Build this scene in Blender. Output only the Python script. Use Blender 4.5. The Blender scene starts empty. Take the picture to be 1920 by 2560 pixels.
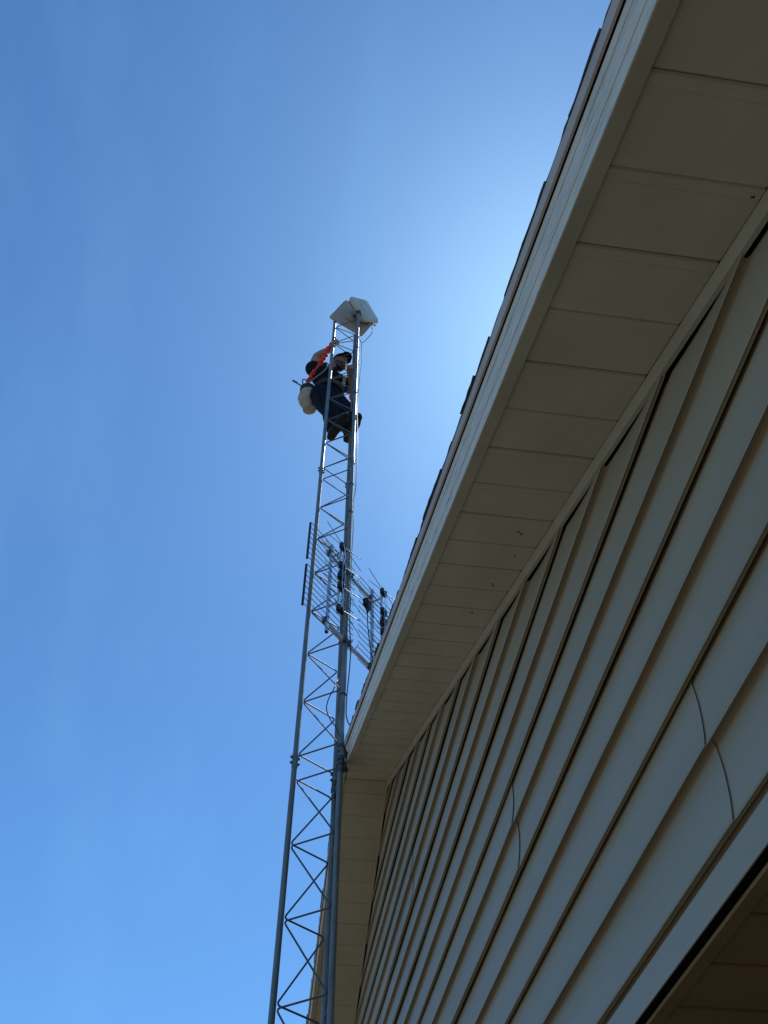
import bpy, bmesh, math, random
from mathutils import Vector, Matrix, Quaternion
random.seed(7)
R = math.radians
scene = bpy.context.scene
V = Vector
CAM_Z = 1.6

# ------------------------------------------------------------------ camera
cam_d = bpy.data.cameras.new('camera')
cam = bpy.data.objects.new('camera', cam_d)
scene.collection.objects.link(cam)
cr = V((-0.13785611, -0.99042331, -0.00757378))
cu = V((-0.78891224, 0.10517818, 0.60543789))
cf = V((0.5988432, -0.08943836, 0.79585652))
cam.matrix_world = Matrix(((cr.x, cu.x, -cf.x, 0), (cr.y, cu.y, -cf.y, 0), (cr.z, cu.z, -cf.z, CAM_Z), (0, 0, 0, 1)))
cam_d.sensor_fit = 'VERTICAL'
cam_d.sensor_height = 36.0
cam_d.sensor_width = 27.0
cam_d.lens = 29.776
cam_d.clip_start = 0.02
cam_d.clip_end = 3000
scene.camera = cam

# ------------------------------------------------------------------ sky and sun
SUN_EL, SUN_AZ = 61.5, -35.5         # azimuth measured from +x towards +y
world = bpy.data.worlds.new('World')
scene.world = world
world.use_nodes = True
wn, wl = world.node_tree.nodes, world.node_tree.links
wn.clear()
wout = wn.new('ShaderNodeOutputWorld')
wbg = wn.new('ShaderNodeBackground')
sky = wn.new('ShaderNodeTexSky')
sky.sky_type = 'NISHITA'
sky.sun_disc = False
sky.sun_elevation = R(SUN_EL)
sky.sun_rotation = R(90 - SUN_AZ)
sky.altitude = 200
sky.air_density = 1.0
sky.dust_density = 0.5
sky.ozone_density = 3.0
wbg.inputs['Strength'].default_value = 0.120
# faint streaks of thin cirrus over the blue
wtc = wn.new('ShaderNodeTexCoord')
wmap = wn.new('ShaderNodeMapping')
wmap.inputs['Rotation'].default_value = (0.3, 0.5, 0.9)
wmap.inputs['Scale'].default_value = (1.0, 3.2, 1.4)
wno = wn.new('ShaderNodeTexNoise')
wno.inputs['Scale'].default_value = 1.9
wno.inputs['Detail'].default_value = 7
wno.inputs['Roughness'].default_value = 0.55
wra = wn.new('ShaderNodeMapRange')
wra.inputs['From Min'].default_value = 0.48
wra.inputs['From Max'].default_value = 0.80
wra.inputs['To Min'].default_value = 0.0
wra.inputs['To Max'].default_value = 0.085
wmx = wn.new('ShaderNodeMix')
wmx.data_type = 'RGBA'
wmx.inputs['B'].default_value = (6.0, 7.0, 8.4, 1)
wl.new(wtc.outputs['Generated'], wmap.inputs['Vector'])
wl.new(wmap.outputs['Vector'], wno.inputs['Vector'])
wl.new(wno.outputs['Fac'], wra.inputs['Value'])
wl.new(wra.outputs['Result'], wmx.inputs['Factor'])
wl.new(sky.outputs['Color'], wmx.inputs['A'])
wti = wn.new('ShaderNodeMix')          # the deep, saturated blue of this clear day
wti.data_type = 'RGBA'
wti.blend_type = 'MULTIPLY'
wti.inputs['Factor'].default_value = 1.0
wti.inputs['B'].default_value = (0.64, 1.07, 1.36, 1)
wl.new(wmx.outputs['Result'], wti.inputs['A'])
wl.new(wti.outputs['Result'], wbg.inputs['Color'])
wl.new(wbg.outputs['Background'], wout.inputs['Surface'])

sun_d = bpy.data.lights.new('sun', 'SUN')
sun_d.energy = 4.6
sun_d.angle = R(0.53)
sun_d.color = (1.0, 0.955, 0.88)
sun = bpy.data.objects.new('sun', sun_d)
scene.collection.objects.link(sun)
sd = V((math.cos(R(SUN_EL)) * math.cos(R(SUN_AZ)), math.cos(R(SUN_EL)) * math.sin(R(SUN_AZ)), math.sin(R(SUN_EL))))
sun.rotation_euler = (-sd).to_track_quat('-Z', 'Y').to_euler()
sun.location = (10, -8, 30)

vs = scene.view_settings
vs.view_transform = 'Standard'
vs.look = 'None'
vs.exposure = 0.0
vs.gamma = 1.0
vs.use_curve_mapping = False

# ------------------------------------------------------------------ helpers
COL = scene.collection


def wloc(o):
    p = V((0, 0, 0))
    while o is not None:
        p += o.location
        o = o.parent
    return p


class MB:
    def __init__(self):
        self.v, self.f = [], []

    def quad_strip(self, rings, closed=True, caps=True):
        b = len(self.v)
        n = len(rings[0])
        for r in rings:
            self.v += [tuple(p) for p in r]
        for i in range(len(rings) - 1):
            for j in range(n if closed else n - 1):
                k = (j + 1) % n
                self.f.append((b + i * n + j, b + i * n + k, b + (i + 1) * n + k, b + (i + 1) * n + j))
        if caps and closed:
            self.f.append(tuple(b + j for j in range(n))[::-1])
            self.f.append(tuple(b + (len(rings) - 1) * n + j for j in range(n)))
        return self

    def tube(self, pts, r, n=8, caps=True):
        pts = [V(p) for p in pts]
        rs = r if isinstance(r, (list, tuple)) else [r] * len(pts)
        t0 = (pts[1] - pts[0]).normalized()
        up = V((0, 0, 1)) if abs(t0.z) < 0.9 else V((1, 0, 0))
        nrm = t0.cross(up).normalized()
        rings = []
        for i, p in enumerate(pts):
            if i == 0:
                t = t0
            elif i == len(pts) - 1:
                t = (pts[i] - pts[i - 1]).normalized()
            else:
                t = ((pts[i] - pts[i - 1]).normalized() + (pts[i + 1] - pts[i]).normalized())
                t = t.normalized() if t.length > 1e-6 else (pts[i + 1] - pts[i]).normalized()
            nrm = (nrm - t * nrm.dot(t))
            nrm = nrm.normalized() if nrm.length > 1e-6 else t.orthogonal().normalized()
            bn = t.cross(nrm)
            rings.append([p + (nrm * math.cos(2 * math.pi * k / n) + bn * math.sin(2 * math.pi * k / n)) * rs[i] for k in range(n)])
        return self.quad_strip(rings, True, caps)

    def box(self, c, ax, ay, az, sx, sy, sz, bev=0.0):
        """box centred at c with unit axes and full sizes; small chamfer on the edges along az"""
        c, ax, ay, az = V(c), V(ax), V(ay), V(az)
        hx, hy, hz = sx / 2, sy / 2, sz / 2
        if bev <= 0:
            prof = [(-hx, -hy), (hx, -hy), (hx, hy), (-hx, hy)]
        else:
            b = bev
            prof = [(-hx + b, -hy), (hx - b, -hy), (hx, -hy + b), (hx, hy - b), (hx - b, hy), (-hx + b, hy), (-hx, hy - b), (-hx, -hy + b)]
        rings = [[c + ax * x + ay * y + az * z for x, y in prof] for z in (-hz, hz)]
        return self.quad_strip(rings)

    def abox(self, x0, x1, y0, y1, z0, z1):
        return self.box(((x0 + x1) / 2, (y0 + y1) / 2, (z0 + z1) / 2), (1, 0, 0), (0, 1, 0), (0, 0, 1), x1 - x0, y1 - y0, z1 - z0)

    def bar(self, a, b, w, h, up=(0, 0, 1), bev=0.0):
        a, b = V(a), V(b)
        t = (b - a).normalized()
        s = t.cross(V(up)).normalized()
        u = s.cross(t)
        return self.box((a + b) / 2, s, u, t, w, h, (b - a).length, bev)

    def ball(self, c, rx, ry=None, rz=None, n=10, m=7, rot=None):
        ry = rx if ry is None else ry
        rz = rx if rz is None else rz
        c = V(c)
        rings = []
        for i in range(1, m):
            th = math.pi * i / m
            ring = []
            for k in range(n):
                a = 2 * math.pi * k / n
                d = V((rx * math.sin(th) * math.cos(a), ry * math.sin(th) * math.sin(a), -rz * math.cos(th)))
                ring.append(c + (rot @ d if rot else d))
            rings.append(ring)
        return self.quad_strip(rings)

    def build(self, name, mat, parent=None, smooth=False, angle=40):
        off = wloc(parent) if parent else V((0, 0, 0))
        me = bpy.data.meshes.new(name)
        me.from_pydata([tuple(V(p) - off) for p in self.v], [], self.f)
        bm = bmesh.new()
        bm.from_mesh(me)
        bmesh.ops.recalc_face_normals(bm, faces=bm.faces)
        bm.to_mesh(me)
        bm.free()
        me.materials.append(mat)
        if smooth:
            for p in me.polygons:
                p.use_smooth = True
            try:
                me.set_sharp_from_angle(angle=R(angle))
            except Exception:
                pass
        o = bpy.data.objects.new(name, me)
        COL.objects.link(o)
        o.parent = parent
        return o


def tag(o, label=None, cat=None, group=None, kind=None):
    if label: o['label'] = label
    if cat: o['category'] = cat
    if group: o['group'] = group
    if kind: o['kind'] = kind
    return o


def empty(name, loc, parent=None):
    o = bpy.data.objects.new(name, None)
    o.empty_display_size = 0.1
    COL.objects.link(o)
    o.location = V(loc) - (wloc(parent) if parent else V((0, 0, 0)))
    o.parent = parent
    return o


def spline(pts, n=6):
    pts = [V(p) for p in pts]
    P = [pts[0] * 2 - pts[1]] + pts + [pts[-1] * 2 - pts[-2]]
    out = []
    for i in range(1, len(P) - 2):
        a, b, c, d = P[i - 1], P[i], P[i + 1], P[i + 2]
        for k in range(n):
            t = k / n
            out.append(0.5 * ((2 * b) + (c - a) * t + (2 * a - 5 * b + 4 * c - d) * t * t + (3 * b - a - 3 * c + d) * t ** 3))
    out.append(pts[-1])
    return out


# ------------------------------------------------------------------ materials
def mat(name, col, rough=0.6, metal=0.0, spec=0.5, var=0.0, scale=8.0, stretch=(1, 1, 1), col2=None, lo=0.4, hi=0.65,
        bump=0.0, bscale=60.0, coat=0.0, detail=6):
    m = bpy.data.materials.new(name)
    m.use_nodes = True
    nt = m.node_tree
    n, l = nt.nodes, nt.links
    b = n['Principled BSDF']
    b.inputs['Roughness'].default_value = rough
    b.inputs['Metallic'].default_value = metal
    b.inputs['Specular IOR Level'].default_value = spec
    b.inputs['Coat Weight'].default_value = coat
    b.inputs['Base Color'].default_value = (*col, 1)
    geo = n.new('ShaderNodeNewGeometry')
    mp = n.new('ShaderNodeMapping')
    mp.inputs['Scale'].default_value = stretch
    l.new(geo.outputs['Position'], mp.inputs['Vector'])
    m['vec'] = mp.name
    if col2 is not None:
        no = n.new('ShaderNodeTexNoise')
        no.inputs['Scale'].default_value = scale
        no.inputs['Detail'].default_value = detail
        no.inputs['Roughness'].default_value = 0.6
        ra = n.new('ShaderNodeMapRange')
        ra.inputs['From Min'].default_value = lo
        ra.inputs['From Max'].default_value = hi
        mx = n.new('ShaderNodeMix')
        mx.data_type = 'RGBA'
        mx.inputs['A'].default_value = (*col, 1)
        mx.inputs['B'].default_value = (*col2, 1)
        l.new(mp.outputs['Vector'], no.inputs['Vector'])
        l.new(no.outputs['Fac'], ra.inputs['Value'])
        l.new(ra.outputs['Result'], mx.inputs['Factor'])
        l.new(mx.outputs['Result'], b.inputs['Base Color'])
        rr = n.new('ShaderNodeMapRange')
        rr.inputs['To Min'].default_value = max(0.05, rough - 0.08)
        rr.inputs['To Max'].default_value = min(1.0, rough + 0.12)
        l.new(no.outputs['Fac'], rr.inputs['Value'])
        l.new(rr.outputs['Result'], b.inputs['Roughness'])
    if bump > 0:
        nb = n.new('ShaderNodeTexNoise')
        nb.inputs['Scale'].default_value = bscale
        nb.inputs['Detail'].default_value = 4
        bp = n.new('ShaderNodeBump')
        bp.inputs['Strength'].default_value = bump
        bp.inputs['Distance'].default_value = 0.01
        l.new(mp.outputs['Vector'], nb.inputs['Vector'])
        l.new(nb.outputs['Fac'], bp.inputs['Height'])
        l.new(bp.outputs['Normal'], b.inputs['Normal'])
    return m


def add_stain(m, col, scale, stretch, lo, hi, amount=1.0, detail=8, tilt=0.0):
    """lay one more noise-shaped stain colour over the material's base colour"""
    n, l = m.node_tree.nodes, m.node_tree.links
    b = n['Principled BSDF']
    src = b.inputs['Base Color'].links[0].from_socket if b.inputs['Base Color'].links else None
    geo = n.new('ShaderNodeNewGeometry')
    m0 = n.new('ShaderNodeMapping')
    m0.inputs['Rotation'].default_value = (0, tilt, 0)
    mp = n.new('ShaderNodeMapping')
    mp.inputs['Scale'].default_value = stretch
    no = n.new('ShaderNodeTexNoise')
    no.inputs['Scale'].default_value = scale
    no.inputs['Detail'].default_value = detail
    no.inputs['Roughness'].default_value = 0.68
    ra = n.new('ShaderNodeMapRange')
    ra.inputs['From Min'].default_value = lo
    ra.inputs['From Max'].default_value = hi
    ra.inputs['To Max'].default_value = amount
    mx = n.new('ShaderNodeMix')
    mx.data_type = 'RGBA'
    if src:
        l.new(src, mx.inputs['A'])
    else:
        mx.inputs['A'].default_value = b.inputs['Base Color'].default_value
    mx.inputs['B'].default_value = (*col, 1)
    l.new(geo.outputs['Position'], m0.inputs['Vector'])
    l.new(m0.outputs['Vector'], mp.inputs['Vector'])
    l.new(mp.outputs['Vector'], no.inputs['Vector'])
    l.new(no.outputs['Fac'], ra.inputs['Value'])
    l.new(ra.outputs['Result'], mx.inputs['Factor'])
    l.new(mx.outputs['Result'], b.inputs['Base Color'])
    return m


M = {}
M['siding'] = mat('vinyl_siding', (0.43, 0.333, 0.212), 0.46, spec=0.3, col2=(0.39, 0.302, 0.193), scale=1.6, stretch=(0.35, 1, 3), bump=0.16, bscale=9)
add_stain(M['siding'], (0.27, 0.25, 0.20), 2.2, (0.5, 1, 9), 0.60, 0.80, 0.35)
M['soffit'] = mat('beige_soffit', (0.57, 0.465, 0.315), 0.6, spec=0.3, col2=(0.50, 0.405, 0.27), scale=2.0, stretch=(1, 2, 1), bump=0.04, bscale=40)
add_stain(M['soffit'], (0.30, 0.19, 0.10), 3.1, (1.5, 1.2, 1.5), 0.60, 0.78, 0.45)
M['soffit_trim'] = mat('soffit_trim', (0.52, 0.42, 0.28), 0.6, spec=0.2, col2=(0.44, 0.35, 0.23), scale=5)
M['wall_trim'] = mat('wall_trim', (0.50, 0.42, 0.29), 0.55, spec=0.25, col2=(0.44, 0.37, 0.25), scale=6)
M['fascia'] = mat('fascia_aluminium', (0.84, 0.68, 0.49), 0.5, spec=0.3, col2=(0.74, 0.60, 0.44), scale=5, stretch=(1.2, 1, 4))
M['drip'] = mat('drip_edge', (0.60, 0.45, 0.36), 0.6, spec=0.2, col2=(0.52, 0.39, 0.31), scale=7, bump=0.05)
M['shingle'] = mat('asphalt_shingle', (0.05, 0.046, 0.043), 0.95, spec=0.2, col2=(0.09, 0.08, 0.075), scale=70, bump=0.5, bscale=220)
M['deck'] = mat('roof_deck', (0.25, 0.18, 0.11), 0.9)
M['sheath'] = mat('shade_black_felt', (0.03, 0.028, 0.026), 0.9)  # felt coloured near-black so the open gaps read as deep shadow
M['brown'] = mat('brown_ceiling', (0.33, 0.205, 0.085), 0.7, spec=0.2, col2=(0.27, 0.165, 0.07), scale=3, stretch=(3, 1, 1))
M['gravel'] = mat('gravel_ground', (0.122, 0.113, 0.094), 0.95, spec=0.1, col2=(0.16, 0.148, 0.122), scale=0.8, bump=0.6, bscale=30)
M['galv'] = mat('galvanised_steel', (0.17, 0.18, 0.175), 0.46, metal=0.35, spec=0.5, col2=(0.24, 0.25, 0.24), scale=30, stretch=(1, 1, 0.2), bump=0.12, bscale=120)
add_stain(M['galv'], (0.30, 0.30, 0.27), 9.0, (1, 1, 0.5), 0.55, 0.70, 0.6)
add_stain(M['galv'], (0.13, 0.085, 0.055), 14.0, (1, 1, 0.35), 0.66, 0.78, 0.6)
M['galv2'] = mat('galvanised_rod', (0.105, 0.11, 0.115), 0.6, metal=0.25, spec=0.4, col2=(0.15, 0.155, 0.155), scale=40)
M['alu'] = mat('bright_aluminium', (0.72, 0.73, 0.73), 0.28, metal=0.9, col2=(0.60, 0.61, 0.61), scale=60)
M['rodgrey'] = mat('reflector_rod', (0.15, 0.155, 0.125), 0.5, metal=0.4)
M['black'] = mat('black_plastic', (0.012, 0.012, 0.014), 0.45, spec=0.4)
M['cable'] = mat('black_cable', (0.015, 0.016, 0.02), 0.5)
M['palecable'] = mat('pale_cable', (0.45, 0.52, 0.52), 0.45)
M['white'] = mat('white_radome', (0.58, 0.57, 0.48), 0.4, spec=0.4, col2=(0.53, 0.52, 0.44), scale=6)
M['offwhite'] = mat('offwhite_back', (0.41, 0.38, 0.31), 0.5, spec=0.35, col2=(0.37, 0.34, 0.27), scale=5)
M['ink'] = mat('logo_ink', (0.12, 0.2, 0.27), 0.5)
M['steel'] = mat('dark_steel', (0.10, 0.11, 0.12), 0.4, metal=0.8)
M['skin'] = mat('skin', (0.42, 0.235, 0.16), 0.55, spec=0.35, col2=(0.36, 0.19, 0.125), scale=18)
M['shirt'] = mat('navy_shirt', (0.011, 0.013, 0.022), 0.9, spec=0.1, col2=(0.020, 0.023, 0.034), scale=14, bump=0.35, bscale=22)
M['jeans'] = mat('dark_jeans', (0.009, 0.011, 0.020), 0.9, spec=0.1, col2=(0.020, 0.024, 0.038), scale=10, bump=0.35, bscale=18)
M['boot'] = mat('black_boot', (0.006, 0.006, 0.007), 0.7, col2=(0.010, 0.009, 0.009), scale=30)
M['cap'] = mat('black_cap', (0.012, 0.012, 0.016), 0.9, spec=0.1)
M['hair'] = mat('dark_hair', (0.03, 0.02, 0.014), 0.7)
M['canvas'] = mat('canvas', (0.50, 0.44, 0.32), 0.85, spec=0.15, col2=(0.38, 0.33, 0.24), scale=12, bump=0.3, bscale=30)
M['strap'] = mat('webbing', (0.035, 0.033, 0.033), 0.85)
M['tanstrap'] = mat('tan_webbing', (0.45, 0.36, 0.25), 0.8)
M['red'] = mat('red_webbing', (0.80, 0.03, 0.015), 0.65, col2=(0.90, 0.07, 0.03), scale=40, bump=0.3, bscale=90)
M['rope'] = mat('grey_rope', (0.30, 0.29, 0.27), 0.85)
M['eye'] = mat('eye', (0.02, 0.015, 0.012), 0.3)
M['lip'] = mat('lip', (0.33, 0.13, 0.10), 0.5)
M['cobweb'] = mat('dead_leaf', (0.035, 0.028, 0.02), 0.9)

# fascia: grey-green algae streaks running along the board (their own shape, not shading)
TL = math.atan(0.4368)
add_stain(M['fascia'], (0.47, 0.44, 0.36), 3.0, (2.2, 1, 14.0), 0.49, 0.64, 0.55, tilt=TL)
add_stain(M['fascia'], (0.20, 0.195, 0.165), 6.0, (2.6, 1, 13.0), 0.58, 0.68, 0.7, tilt=TL)
add_stain(M['fascia'], (0.11, 0.11, 0.095), 16.0, (2.0, 1, 8.0), 0.64, 0.72, 0.7, tilt=TL)

# ------------------------------------------------------------------ ground (below the frame)
g = MB()
g.v = [(-600, -600, 0), (600, -600, 0), (600, 600, 0), (-600, 600, 0)]
g.f = [(0, 1, 2, 3)]
tag(g.build('ground', M['gravel']), kind='structure')

# ------------------------------------------------------------------ the house
XP, ZP, SL = 4.4789, 3.1801 + CAM_Z, 0.4368    # gable peak of the soffit line, pitch
COS = 1 / math.hypot(1, SL)
SIN = SL * COS
YW = -0.661            # front face of the trim on the wall
YS = -0.683            # inner plane of the siding
YO = -0.403            # outer edge of the soffit
YF = -0.375            # fascia face
XA, XB = -1.75, 2 * XP + 1.75


def rake(x):
    return ZP - SL * abs(x - XP)


house = empty('house', (XP, YS, 0))
tag(house, 'house with grey lap siding gable, beige soffit and white stained fascia under dark shingle roof', 'house')
ZBOT = 0.6366 + CAM_Z

wall = MB()      # sheathing behind the siding
pts = [(XA + 0.3, ZBOT + 0.03), (XB - 0.3, ZBOT + 0.03), (XB - 0.3, rake(XB - 0.3) + 0.05), (XP, ZP + 0.05), (XA + 0.3, rake(XA + 0.3) + 0.05)]
wall.quad_strip([[(x, y, max(z, ZBOT + 0.031)) for x, z in pts] for y in (YS - 0.012, YS - 0.12)])
gw = wall.build('gable_wall', M['sheath'], house)

# siding: every row is one double-course panel, cut to the rake, lapped at seams
CH = 0.1312
D_OUT = 0.0190
def course(z0, soft):
    out = []
    if soft:
        out += [(0.0008, z0 - 0.0008), (0.0014, z0 + 0.0068), (0.0040, z0 + 0.0104), (0.0100, z0 + 0.0094), (0.0152, z0 + 0.0040), (D_OUT - 0.0012, z0 + 0.0020), (D_OUT - 0.0002, z0 + 0.0048)]
        st = 0.07
    else:
        out += [(0.0070, z0 + 0.022), (0.0070, z0 + 0.006), (0.0076, z0 + 0.0036), (0.0120, z0 + 0.0040), (0.0160, z0 + 0.0012), (D_OUT - 0.0012, z0), (D_OUT, z0 + 0.0022)]
        st = 0.05
    for t in (st, 0.16, 0.3, 0.46, 0.64, 0.82, 1.0):
        out.append((0.0008 + (D_OUT - 0.0008) * (1 - t) ** 1.9, z0 + t * CH))
    return out

seams = {0: 1.023, 1: 5.2, 2: 2.07, 3: 6.6, 4: 4.9, 5: 3.76}
def siding_piece(row, x0, x1, lift, cut):
    z0 = 0.7064 + CAM_Z + row * 2 * CH
    prof = course(z0, False) + course(z0 + CH, True)[0:] + [(-0.003, z0 + 2 * CH + 0.004), (-0.004, z0 + 2 * CH + 0.02)]
    mb = MB()
    a, b = [], []
    wob = random.uniform(-1, 1)
    nx = 1
    xs0, xs1 = [], []
    for y, z in prof:
        lim = (ZP - 0.041 + 0.003 - z) / SL
        if lim < 0.02:
            lim = 0.02
        l, r = max(XP - lim, x0), min(XP + lim, x1)
        if l > r:
            l = r = min(max((l + r) / 2, XP - lim), XP + lim)
        li = lift if z > z0 + 0.0045 or y > 0.012 else 0.0
        xs0.append((l, YS + y + li, z))
        xs1.append((r, YS + y + li, z))
    # subdivide along the length with a very slight waviness of the vinyl
    n = max(2, int((x1 - x0) / 0.35))
    rings = []
    for i in range(n + 1):
        f = i / n
        ring = []
        for p, q in zip(xs0, xs1):
            x = p[0] + (q[0] - p[0]) * f
            w = 0.0007 * math.sin(x * 3.1 + row * 1.7 + wob) + 0.0005 * math.sin(x * 7.3 + row * 2.9)
            ring.append((x, p[1] + w, p[2]))
        rings.append(ring)
    mb.quad_strip(rings, closed=False)
    return mb.build('siding_panel', M['siding'], gw, smooth=True, angle=35)

for row in range(0, 10):
    z0 = 0.7064 + CAM_Z + row * 2 * CH
    half = (ZP - z0) / SL
    if half < 0.1:
        continue
    x0, x1 = max(XP - half, XA + 0.25), min(XP + half, XB - 0.25)
    cuts = []
    if row in seams:
        s = seams[row]
        while s > x0 + 3.9: s -= 3.81
        if s != seams[row]: s = seams[row]
        while s < x1 - 0.3:
            cuts.append(s)
            s += 3.81
    edges = [x0] + cuts + [x1]
    for i in range(len(edges) - 1):
        a = edges[i] if i == 0 else edges[i]
        b = edges[i + 1] + (0.012 if i < len(edges) - 2 else 0)
        siding_piece(row, a, b, 0.0 if i == 0 else 0.0024, None)

# base: short cut course and finishing trim below the first row, dark slot, ceiling channel
t = MB()
ZL = 0.7064 + CAM_Z
t.quad_strip([[(x, YS + y, z) for y, z in ((0.0006, ZL + 0.02), (0.0006, ZL - 0.004), (0.0175, ZL - 0.018), (0.0185, ZL - 0.020), (0.0185, ZBOT + 0.012), (0.0192, ZBOT + 0.0105), (0.0200, ZBOT), (0.0180, ZBOT - 0.0005), (0.0180, ZBOT + 0.03))] for x in (XA + 0.25, XB - 0.25)], closed=False)
t.build('base_trim', M['siding'], house, smooth=True, angle=30)

# rake trim on the wall, one strip on each slope
def slope_bar(name, m, y0, y1, dz0, dz1, side, s0=0.0, s1=None, parent=house, top=None):
    """strip parallel to the rake: y0..y1, vertical offsets dz0..dz1 from the soffit line"""
    mb = MB()
    xa, xb = (XP - s0, XA if s1 is None else XP - s1) if side < 0 else (XP + s0, XB if s1 is None else XP + s1)
    rings = []
    for x in (xa, xb):
        z = rake(x)
        rings.append([(x, y0, z + dz0), (x, y1, z + dz0), (x, y1, z + dz1), (x, y0, z + dz1)])
    mb.quad_strip(rings)
    return mb.build(name, m, parent)

for sd_ in (-1, 1):
    slope_bar('rake_trim', M['wall_trim'], YW - 0.010, YW, -0.041, -0.001, sd_)

# soffit: every board is its own piece
soffit = empty('soffit', (XP, YO, ZP), house)
SP = 0.159
def soffit_mesh(deep, w, mirror):
    g_, d_ = (0.007, 0.0045) if deep else (0.005, 0.002)
    prof = [(0.0004, d_), (g_, 0.0006), (0.02, 0), (w - 0.026, 0.0), (w - 0.024, 0.0005), (w - 0.019, 0.0005), (w - 0.017, 0.0), (w - 0.004, 0.0), (w - 0.0004, 0.0035), (w - 0.0004, 0.012), (0.0004, 0.012)]
    mb = MB()
    sg = -1 if mirror < 0 else 1
    mb.quad_strip([[(sg * s, y, n) for s, n in prof] for y in (YW - YO + 0.0005, -0.0005)])
    me = bpy.data.meshes.new('soffit_panel')
    me.from_pydata(mb.v, [], mb.f)
    bm = bmesh.new(); bm.from_mesh(me)
    bmesh.ops.recalc_face_normals(bm, faces=bm.faces)
    bm.to_mesh(me); bm.free()
    me.materials.append(M['soffit'])
    return me
for sd_ in (-1, 1):
    meshes = {True: soffit_mesh(True, SP, sd_), False: soffit_mesh(False, SP, sd_), 'first': soffit_mesh(True, 0.094, sd_)}
    j = 0
    s = 0.0
    while s < (XP - XA) / COS - 0.01:
        key = 'first' if j == 0 else (j % 2 == 0)
        o = bpy.data.objects.new('soffit_panel', meshes[key])
        COL.objects.link(o)
        o.parent = soffit
        o.location = (sd_ * s * COS, 0, -s * SIN + random.uniform(-0.0006, 0.0006))
        o.rotation_euler = (random.uniform(-0.002, 0.002), sd_ * math.atan(SL) + random.uniform(-0.002, 0.002), 0)
        s += 0.094 if j == 0 else SP
        j += 1

for sd_ in (-1, 1):
    # outer return of the fascia cover, fascia face, drip edge
    joints = [0.0, 1.27, XP - XA] if sd_ < 0 else [0.0, 3.0, XP - XA]
    for i in range(len(joints) - 1):
        a, b = joints[i] * 1.0, joints[i + 1]
        slope_bar('fascia_return', M['soffit_trim'], YO, YF - 0.0006, -0.0050 - 0.0008 * (i % 2), 0.008, sd_, a + 0.0015, b)
        slope_bar('fascia_board', M['fascia'], YF - 0.012, YF + 0.0012 * (i % 2), -0.0030 - 0.0008 * (i % 2), 0.1335, sd_, a + 0.0008, b)
    for dz in (0.036, 0.098):
        slope_bar('fascia_rib', M['fascia'], YF + 0.0002, YF + 0.0026, dz, dz + 0.003, sd_, 0.002)
    slope_bar('fascia_batten', M['sheath'], YF - 0.03, YF - 0.0125, 0.0, 0.1795, sd_)  # black backing, paints the shade in the gap below the drip edge
    slope_bar('drip_edge', M['drip'], -0.3712, -0.366, 0.1385, 0.1800, sd_)
    slope_bar('roof_deck', M['sheath'], -9.0, YF - 0.031, 0.150, 0.1795, sd_)
    slope_bar('rake_filler', M['sheath'], YF - 0.0124, -0.3714, 0.170, 0.1797, sd_)  # same shade-black, closes the top of that gap

# shingle courses, each overhanging the drip edge by its own amount
roof = empty('roof', (XP, YF, ZP + 0.18), house)
for sd_ in (-1, 1):
    s, k = 0.0, 0
    L = (XP - XA) / COS
    while s < L:
        ex = 0.143
        yo = -0.3646 + random.choice([-0.002, -0.001, 0.0, 0.0008, 0.0016, 0.0045]) + random.uniform(-0.0008, 0.0008)
        mb = MB()
        # a little ragged along the visible end
        n = 5
        rings = []
        for i in range(n + 1):
            ss = s + ex * 1.06 * i / n
            yy = yo + random.uniform(-0.0014, 0.0014)
            x = XP + sd_ * ss * COS
            z = ZP - ss * SIN + 0.1802
            lift = 0.0035 + 0.0075 * (i / n)
            rings.append([(x, -9.0, z), (x, yy, z), (x, yy, z + lift), (x, -9.0, z + lift)])
        mb.quad_strip(rings)
        mb.build('shingle_course', M['shingle'], roof)
        s += ex
        k += 1
cap = MB()
cap.quad_strip([[(XP - 0.16, y, ZP + 0.1802 - 0.16 * SL + 0.012), (XP, y, ZP + 0.196), (XP + 0.16, y, ZP + 0.1802 - 0.16 * SL + 0.012), (XP, y, ZP + 0.204)] for y in (-9.0, -0.358)])
cap.build('ridge_cap', M['shingle'], roof)

# recessed ceiling under the gable, with its channel and boards
YC = YW - 0.019
ch = MB()
ch.abox(XA + 0.25, XB - 0.25, YC - 0.024, YC, 0.628 + CAM_Z, 0.634 + CAM_Z)
ch.build('ceiling_channel', M['brown'], house)
ceil = empty('ceiling', (XP, YC, 0.632 + CAM_Z), house)
cm = MB()
cm.quad_strip([[(0.0008 + a, y, n) for a, n in ((0.001, 0.009), (0.004, 0.001), (0.009, 0), (0.15, 0), (0.1545, 0.004), (0.1545, 0.014), (0.001, 0.014))] for y in (-0.026, -0.98)])
cme = bpy.data.meshes.new('ceiling_panel')
cme.from_pydata(cm.v, [], cm.f)
bm = bmesh.new(); bm.from_mesh(cme); bmesh.ops.recalc_face_normals(bm, faces=bm.faces); bm.to_mesh(cme); bm.free()
cme.materials.append(M['brown'])
x = 1.300 - 0.157 * 18
while x < XB - 0.5:
    o = bpy.data.objects.new('ceiling_panel', cme)
    COL.objects.link(o)
    o.parent = ceil
    o.location = (x - XP, 0, 0)
    x += 0.157
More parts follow.
